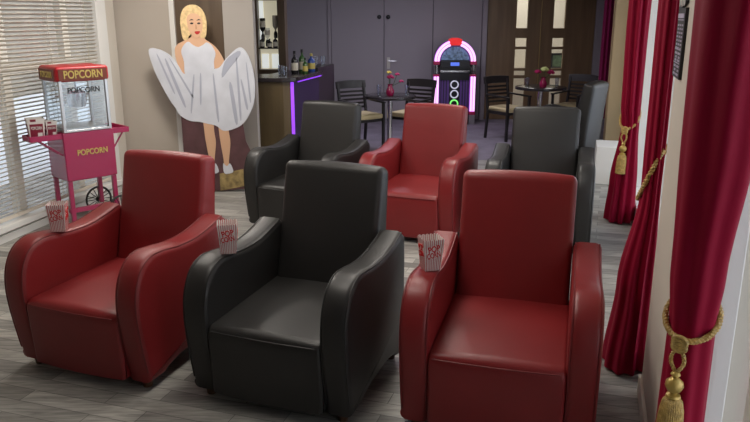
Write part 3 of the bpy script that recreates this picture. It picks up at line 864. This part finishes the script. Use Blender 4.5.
# ------------------------------------------------------------------ jukebox
jb = thing('jukebox', 'round-topped jukebox with glowing pink tubes against the far doors', 'jukebox', (1.475, 13.36, 0))
R = .385; ZC = 1.165
arch = [(-R + .02, .03)] + [(-R + .02, ZC)] + [((R - .02) * math.cos(a), ZC + (R - .02) * math.sin(a)) for a in [PI - PI * k / 24 for k in range(25)]] + [(R - .02, .03)]
MB().prism(arch, .06, .52).build('cabinet', M['jukeblack'], jb, angle=30)
def arc(rad, a0, a1, y=.03, n=14): return [(rad * math.cos(a0 + (a1 - a0) * k / n), y, ZC + rad * math.sin(a0 + (a1 - a0) * k / n)) for k in range(n + 1)]
for a0, a1 in ((PI, PI * .60), (PI * .40, 0)):
    MB().tube(arc(R - .045, a0, a1, .055), .050, 12).build('tube_housing', M['tubeglow'], jb)
    MB().tube(arc(R - .025, a0, a1, .005), .021, 10).build('neon_tube', M['tube'], jb)
    MB().tube(arc(R - .078, a0, a1, .005), .021, 10).build('neon_tube', M['tube'], jb)
MB().tube(arc(R - .115, PI, 0, .04, 24), .014, 8).build('arch_trim', M['jukepurple'], jb)
MB().prism([(-.11, ZC + R - .10), (.11, ZC + R - .10), (.12, ZC + R + .005), (.06, ZC + R + .03), (-.06, ZC + R + .03), (-.12, ZC + R + .005)], -.01, .2).build('top_cap', M['capred'], jb, smooth=False, bevel=.012)
dome = [((R - .12) * math.cos(a), ZC + .02 + (R - .12) * math.sin(a)) for a in [PI * k / 20 for k in range(21)]]
MB().prism(dome, .03, .07).build('record_window', M['records'], jb, smooth=False)
MB().box(-.27, .27, .0, .08, 1.05, 1.17).build('selector_panel', M['jukeblack'], jb, smooth=False, bevel=.006)
MB().box(-.085, .075, -.006, .0, 1.085, 1.145).build('display', M['screen'], jb, smooth=False)
MB().box(-.27, .27, -.01, .06, .965, 1.0).build('chrome_strip', M['chrome'], jb, smooth=False, bevel=.006)
MB().box(-.27, .27, .0, .06, .82, .955).build('title_panel', M['jukeblack'], jb, smooth=False)
gr = MB().box(-.27, .27, .03, .07, .15, .82).build('speaker_grille', M['jukepurple'], jb, smooth=False)
s_ = MB()
for x in (-.25, -.20, -.15, .15, .20, .25): s_.box(x - .012, x + .012, .022, .035, .15, .82)
s_.build('grille_bars', M['jukestripe'], gr, smooth=False)
MB().box(-.10, .10, .02, .05, .15, .82).build('centre_panel', M['jukeblack'], jb, smooth=False)
for zc, mm in ((.74, 'ringwhite'), (.565, 'ringwhite'), (.387, 'ringgreen')):
    MB().tube([(.068 * math.cos(a), .012, zc + .068 * math.sin(a)) for a in [2 * PI * k / 24 for k in range(24)]], .013, 8, closed=True).build('lit_ring', M[mm], jb)
for sx in (-1, 1):
    x = sx * (R - .045)
    MB().box(x - .06, x + .06, .0, .12, .89, .93).build('band', M['jukered'], jb, smooth=False, bevel=.01)
    MB().box(x - .06, x + .06, .0, .12, 1.10, 1.165).build('band', M['jukered'], jb, smooth=False, bevel=.01)
    MB().lathe([(.045, .93), (.045, 1.10)], (x, .05, 0), 16).build('chrome_collar', M['chrome'], jb)
    MB().lathe([(.055, .24), (.055, .89)], (x, .06, 0), 16).build('tube_housing', M['tubeglow'], jb)
    for q in (-.026, .026): MB().tube([(x + q, .005, .25), (x + q, .005, .885)], .020, 10).build('neon_tube', M['tube'], jb)
    MB().box(x - .06, x + .06, .0, .12, .18, .24).build('band', M['jukered'], jb, smooth=False, bevel=.01)
    MB().box(x - .055, x + .055, .0, .12, .0, .18).build('chrome_foot', M['steel'], jb, smooth=False, bevel=.008)
MB().box(-.28, .28, .02, .06, .0, .15).build('kick_plate', M['jukeblack'], jb, smooth=False)

# ------------------------------------------------------------------ bistro tables
def bistro(loc, r, label):
    t = thing('bistro_table', label, 'table', loc, group='round bistro tables')
    MB().lathe([(r - .012, .805), (r, .812), (r, .845), (r - .01, .85)], n=48).build('tabletop', M['tabletop'], t)
    MB().tube([(0, 0, .03), (0, 0, .806)], .038, 16).build('column', M['chrome'], t)
    MB().lathe([(.24, 0), (.24, .012), (.20, .022), (.05, .04)], n=36).build('base', M['chrome'], t)
bistro((.22, 10.555, 0), .385, 'round dark bistro table in front of the pale doors')
bistro((2.73, 11.86, 0), .415, 'round dark bistro table in front of the walnut doors')
# bistro chairs
def make_dining(label):
    t = thing('dining_chair', label, 'chair', group='slatted chairs round the bistro tables')
    MB().soft(rpoly([(-.24, .47, .012), (-.245, .535, .025), (.22, .535, .02), (.22, .47, .01)]), .47, .025, .008).build('seat', M['seatcream'], t)
    fr = MB()
    fr.box(-.225, .225, -.225, -.20, .42, .47); fr.box(-.225, .225, .20, .225, .42, .47)
    fr.box(-.235, -.205, -.22, .22, .42, .47); fr.box(.205, .235, -.22, .22, .42, .47)
    fr.build('seat_frame', M['blackwood'], t, smooth=False, bevel=.004)
    for sx in (-1, 1):
        MB().beam((sx * .235, -.235, 0), (sx * .235, -.235, .70), .038, .038).build('leg', M['blackwood'], t, smooth=False, bevel=.004)
        MB().beam((sx * .235, .27, 0), (sx * .235, .225, .46), .038, .038).beam((sx * .235, .225, .45), (sx * .235, .31, .96), .038, .038).build('leg', M['blackwood'], t, smooth=False, bevel=.004)
        MB().beam((sx * .24, -.26, .705), (sx * .24, .27, .725), .05, .025).build('armrest', M['blackwood'], t, smooth=False, bevel=.005)
    bk = MB()
    yb = lambda z: .225 + (z - .45) * .167
    nseg = 8
    vs = []
    for zz in (.89, 1.0):
        for yy in (0, .03):
            for k in range(nseg + 1):
                x = -.27 + .54 * k / nseg
                vs.append((x, yb(zz) + yy + .03 * (1 - (x / .27) ** 2) - .015, zz + (.012 * (1 - (x / .27) ** 2) if zz > .95 else 0)))
    n1 = nseg + 1
    fs = []
    for k in range(nseg):
        fs += [(k, k + 1, 2 * n1 + k + 1, 2 * n1 + k), (n1 + k, 3 * n1 + k, 3 * n1 + k + 1, n1 + k + 1), (k, n1 + k, n1 + k + 1, k + 1), (2 * n1 + k, 2 * n1 + k + 1, 3 * n1 + k + 1, 3 * n1 + k)]
    fs += [(0, 2 * n1, 3 * n1, n1), (n1 - 1, 2 * n1 - 1, 4 * n1 - 1, 3 * n1 - 1)]
    bk.add(vs, fs); bk.build('top_rail', M['blackwood'], t, smooth=False, bevel=.004)
    for zz in (.60, .66, .72, .78, .84):
        MB().beam((-.23, yb(zz) + .01, zz), (.23, yb(zz) + .01, zz), .014, .032).build('back_slat', M['blackwood'], t, smooth=False)
    return t
dc = make_dining('slatted black chair with cream seat at the left of the table by the pale doors')
dc.location = Vector((-.20, 10.92, 0)) * S; dc.rotation_euler = (0, 0, D(35))
dup(dc, (.56, 11.16, 0), D(-35), 'slatted black chair between the bistro table and the jukebox')
dup(dc, (2.19, 11.76, 0), D(33), 'slatted black chair at the left of the table by the walnut doors')
dup(dc, (3.33, 12.10, 0), D(-45), 'slatted black chair at the right of the table by the walnut doors')

# flower vases and tumblers on the tables
def vase(loc, label, cols):
    t = thing('flower_vase', label, 'vase', loc)
    MB().lathe([(.045, 0), (.06, .03), (.06, .07), (.035, .12), (.032, .15), (.045, .165)], n=20).build('vase', M['pinkvase'], t)
    stem = MB()
    for (x, y, z, r, c) in cols:
        stem.tube([(0, 0, .12), (x * .5, y * .5, .16), (x, y, z)], .004, 6)
        m = MB()
        for k in range(9):
            a = k * 2.4; rr = r * (.25 + .07 * k)
            m.lathe([(r * .12, -r * .3), (r * .45, -r * .12), (r * .5, r * .15), (r * .2, r * .4)], (x + rr * math.cos(a), y + rr * math.sin(a), z + r * (.35 - .06 * k)), 8)
        m.build('blossom', M[c], t)
    stem.build('stems', M['leaf'], t)
vase((.22, 10.5, .851), 'dark pink vase of red and yellow flowers on the table by the pale doors', [(0, 0, .26, .05, 'petalred'), (-.02, -.02, .33, .035, 'petalyellow'), (.10, .0, .30, .035, 'petalred'), (.16, .0, .20, .035, 'petalred')])
vase((2.74, 11.75, .851), 'dark pink vase of magenta and pale green flowers by the walnut doors', [(-.10, 0, .24, .055, 'petalred'), (0, -.04, .28, .065, 'petalgreen'), (.11, 0, .23, .06, 'petalred')])
def tglass(x, y, label):
    o = MB().lathe([(.028, 0), (.036, .15), (.033, .15), (.026, .01)], n=16).build('tumbler', M['tumbler']); o.location = Vector((x, y, .851)) * S
    tag(o, label, 'glass', 'tumblers on the bistro tables')
tglass(.47, 10.55, 'clear tumbler right of the vase on the table by the pale doors')
tglass(.06, 10.5, 'clear tumbler left of the vase on the table by the pale doors')
tglass(2.98, 11.82, 'clear tumbler right of the vase on the table by the walnut doors')
tglass(2.50, 11.85, 'clear tumbler left of the vase on the table by the walnut doors')
# picture standing in the far room
pf = thing('picture_frame', 'dark framed picture leaning in the lit room beyond the walnut doors', 'picture frame', (3.96, 15.80, .861), 0)
MB().box(-.15, .15, 0, .03, 0, .045).box(-.15, .15, 0, .03, .285, .33).box(-.15, -.10, 0, .03, 0, .33).box(.10, .15, 0, .03, 0, .33).build('frame', M['ink'], pf, smooth=False)
MB().box(-.12, .12, .01, .02, .02, .31).build('picture', M['framepic'], pf, smooth=False)
cn = MB().box(3.0, 4.5, 15.65, 15.97, 0, .86).build('sideboard', M['cream'], smooth=False, bevel=.006); tag(cn, 'cream sideboard in the lit room beyond the walnut doors', 'sideboard')

# ------------------------------------------------------------------ curtains with gold tie-backs
def curtain(name_label, centre, ang, keys, pleats, material, zbot=.015, ztop=2.75, phase=0.0, amp=.12):
    """keys: (z, half width across, half width along, dx, dy)"""
    keys = sorted(keys)
    def at(z):
        for a, b in zip(keys, keys[1:]):
            if a[0] <= z <= b[0]:
                t = (z - a[0]) / (b[0] - a[0]); t = t * t * (3 - 2 * t)
                return [a[i] + (b[i] - a[i]) * t for i in range(1, 5)]
        return list((keys[0] if z < keys[0][0] else keys[-1])[1:])
    n = pleats * 8; rows = 60
    rng = random.Random(int(phase * 100) + pleats)
    jit = [rng.uniform(.6, 1.3) for _ in range(pleats)]
    mb = MB(); vs = []
    for i in range(rows + 1):
        z = zbot + (ztop - zbot) * i / rows
        ru, rv, dx, dy = at(z)
        for k in range(n):
            a = 2 * PI * k / n
            pl = 1 + amp * jit[k * pleats // n % pleats] * math.sin(a * pleats + phase + .5 * math.sin(z * 1.7 + a)) + .05 * math.sin(3 * a + z * 2.1 + phase)
            x, y = ru * math.cos(a) * pl, rv * math.sin(a) * pl
            vs.append((dx + x, dy + y, z))
    fs = [(i * n + k, i * n + (k + 1) % n, (i + 1) * n + (k + 1) % n, (i + 1) * n + k) for i in range(rows) for k in range(n)]
    fs.append(tuple(range(n))[::-1]); fs.append(tuple(rows * n + k for k in range(n)))
    mb.add(vs, fs)
    o = mb.build('curtain', material, angle=75)
    o.location = Vector((centre[0], centre[1], 0)) * S
    o.rotation_euler = (0, 0, ang)
    return tag(o, name_label, 'curtain', None)
def twist(mb, path, r, turns):
    """two-strand rope along a path"""
    P = [Vector(p) for p in path]
    for ph in (0, PI):
        out = []
        for i, p in enumerate(P):
            t = (P[min(i + 1, len(P) - 1)] - P[max(i - 1, 0)]).normalized()
            up = Vector((0, 0, 1)) if abs(t.z) < .9 else Vector((1, 0, 0))
            a = t.cross(up).normalized(); b = t.cross(a)
            th = turns * 2 * PI * i / (len(P) - 1) + ph
            out.append(p + (a * math.cos(th) + b * math.sin(th)) * r * .62)
        mb.tube(out, r * .72, 7)
def tieback(label, loc, rz, ru, rv, drop, k=1.0, tas=True, front=-PI / 2):
    """rope loop round a curtain (half widths ru, rv) that dips by drop at the knot; tassel hangs from the knot"""
    t = thing('curtain_tieback', label, 'tieback', loc, rz, 'gold curtain tiebacks')
    rope = MB()
    pts = []
    N = 120
    for i in range(N + 1):
        a = front + 2 * PI * i / N
        d = (1 - math.cos(a - front)) / 2
        pts.append((ru * math.cos(a), rv * math.sin(a), drop * d))
    twist(rope, pts, .014 * k, 26)
    rope.build('rope', M['gold'], t)
    kx, ky = ru * math.cos(front), rv * math.sin(front)
    fx, fy = math.cos(front), math.sin(front)
    kx += fx * .015 * k; ky += fy * .015 * k
    if tas:
        kn = MB()
        for q in range(3):
            c = [(kx + .034 * k * math.cos(a) * (-fy), ky + .034 * k * math.cos(a) * fx, (q - 1) * .018 * k - .01 + .022 * k * math.sin(a)) for a in [2 * PI * i / 24 for i in range(24)]]
            kn.tube([(x + fx * .012 * k, y + fy * .012 * k, z) for x, y, z in c], .012 * k, 8, closed=True)
        kn.build('knot', M['gold'], t)
        kx += fx * .012 * k; ky += fy * .012 * k
        lp = MB()
        for sg in (-1, 1):
            path = [(kx + sg * (-fy) * .035 * k * math.sin(PI * i / 30), ky + sg * fx * .035 * k * math.sin(PI * i / 30), -.03 * k - .15 * k * i / 30) for i in range(31)]
            twist(lp, path, .009 * k, 6)
        lp.build('loop', M['gold'], t)
        z0 = -.17 * k
        prof = [(.008, 0), (.02, -.008), (.026, -.02), (.014, -.034), (.022, -.040), (.044, -.062), (.048, -.085), (.036, -.112), (.018, -.122), (.016, -.130), (.036, -.138), (.040, -.150), (.030, -.160)]
        MB().lathe([(a * k, z0 + b * k) for a, b in prof], (kx, ky, 0), 24).build('tassel_head', M['goldsmooth'], t)
        sk = [(.034, -.158), (.050, -.175), (.060, -.23), (.066, -.32), (.068, -.40), (.02, -.405)]
        MB().lathe([(a * k, z0 + b * k) for a, b in sk], (kx, ky, 0), 72, ripple=lambda q, z: .05 * (q % 2)).build('tassel_skirt', M['gold'], t)
    return t
# nearest curtain
curtain('nearest crimson velvet curtain, pinched by the large gold tassel', (1.135, 2.36), RA,
        [(0, .09, .15, 0, -.02), (.45, .078, .12, 0, -.0), (.93, .076, .11, .0, 0), (1.10, .088, .14, .0, .0), (1.6, .108, .20, .012, 0), (2.75, .125, .23, .025, 0)], 7, M['velvet'], phase=.4, amp=.07)
tieback('large gold rope tieback and tassel on the nearest crimson curtain', (1.135, 2.36, .89), RA, .088, .122, .105, .66, front=-2.05)
# second curtain
curtain('crimson velvet curtain beyond the ivory pillar, flaring to the floor', (1.47, 3.84), RA,
        [(0, .120, .20, .0, 0), (.5, .092, .16, .02, 0), (1.05, .048, .115, .055, 0), (1.3, .050, .12, .055, 0), (2.75, .052, .14, .05, 0)], 10, M['velvet'], phase=1.7)
tieback('gold rope tieback slanting across the curtain beyond the ivory pillar', (1.525, 3.84, .98), RA, .058, .13, .32, .8, tas=False, front=PI * .85)
# third curtain
curtain('crimson velvet curtain in front of the tan pier with a hanging gold tassel', (2.46, 6.90), RA,
        [(0, .13, .22, -.01, 0), (.4, .115, .18, 0, 0), (.95, .075, .14, .02, 0), (1.15, .085, .16, .01, 0), (2.0, .09, .19, .0, 0), (2.75, .10, .2, 0, 0)], 9, M['velvet'], phase=2.9)
tieback('gold rope tieback and tassel on the curtain in front of the tan pier', (2.47, 6.90, .93), RA, .088, .15, .20, .75, front=-2.0)
# far curtain
curtain('dark magenta curtain furthest away, beyond the tan pier', (3.64, 11.45), RA,
        [(0, .09, .2, 0, 0), (1.0, .085, .16, 0, 0), (2.75, .085, .2, 0, 0)], 8, M['magenta_velvet'], zbot=.40, phase=.9)

# ------------------------------------------------------------------ board on the ivory pillar
sg = thing('notice_board', 'black cinema notice board with clapper top on the ivory pillar', 'sign'); rw_place(sg)
# local -x faces the room; y runs along the wall
yb0, yb1, zb0, zb1 = -.20, .09, 1.70, 2.01
MB().box(-.014, -.0005, yb0, yb1, zb0, zb1).build('board', M['ink'], sg, smooth=False)
cl = MB().beam((-.008, yb0 + .03, 2.065), (-.008, yb1, 2.03), .014, .07, up=(0, 0, 1)).build('clapper', M['ink'], sg, smooth=False)
s_ = MB()
for k in range(4):
    y = yb0 + .06 + k * .062
    s_.beam((-.0155, y, 2.02), (-.0155, y + .03, 2.08), .003, .02, up=(0, 1, 0))
s_.build('clapper_stripes', M['paper'], cl, smooth=False)
p = MB()
p.box(-.0165, -.0140, yb0 + .03, yb1 - .02, 1.965, 1.985)
for col_ in range(3):
    for rr in range(7):
        z = 1.93 - rr * .017
        p.box(-.0160, -.0140, yb0 + .035 + col_ * .08, yb0 + .035 + col_ * .08 + random.uniform(.035, .06), z, z + .008)
for z in (1.955, 1.825, 1.765): p.box(-.0160, -.0140, yb0 + .03, yb1 - .02, z, z + .004)
for z, w in ((1.805, .12), (1.788, .08), (1.774, .1), (1.748, .11), (1.730, .07), (1.712, .12)):
    p.box(-.0160, -.0140, yb0 + .035, yb0 + .035 + w * .8, z, z + .009)
    p.box(-.0160, -.0140, yb0 + .16, yb0 + .16 + w * .7, z, z + .009)
p.build('printed_lines', M['signtext'], sg, smooth=False)
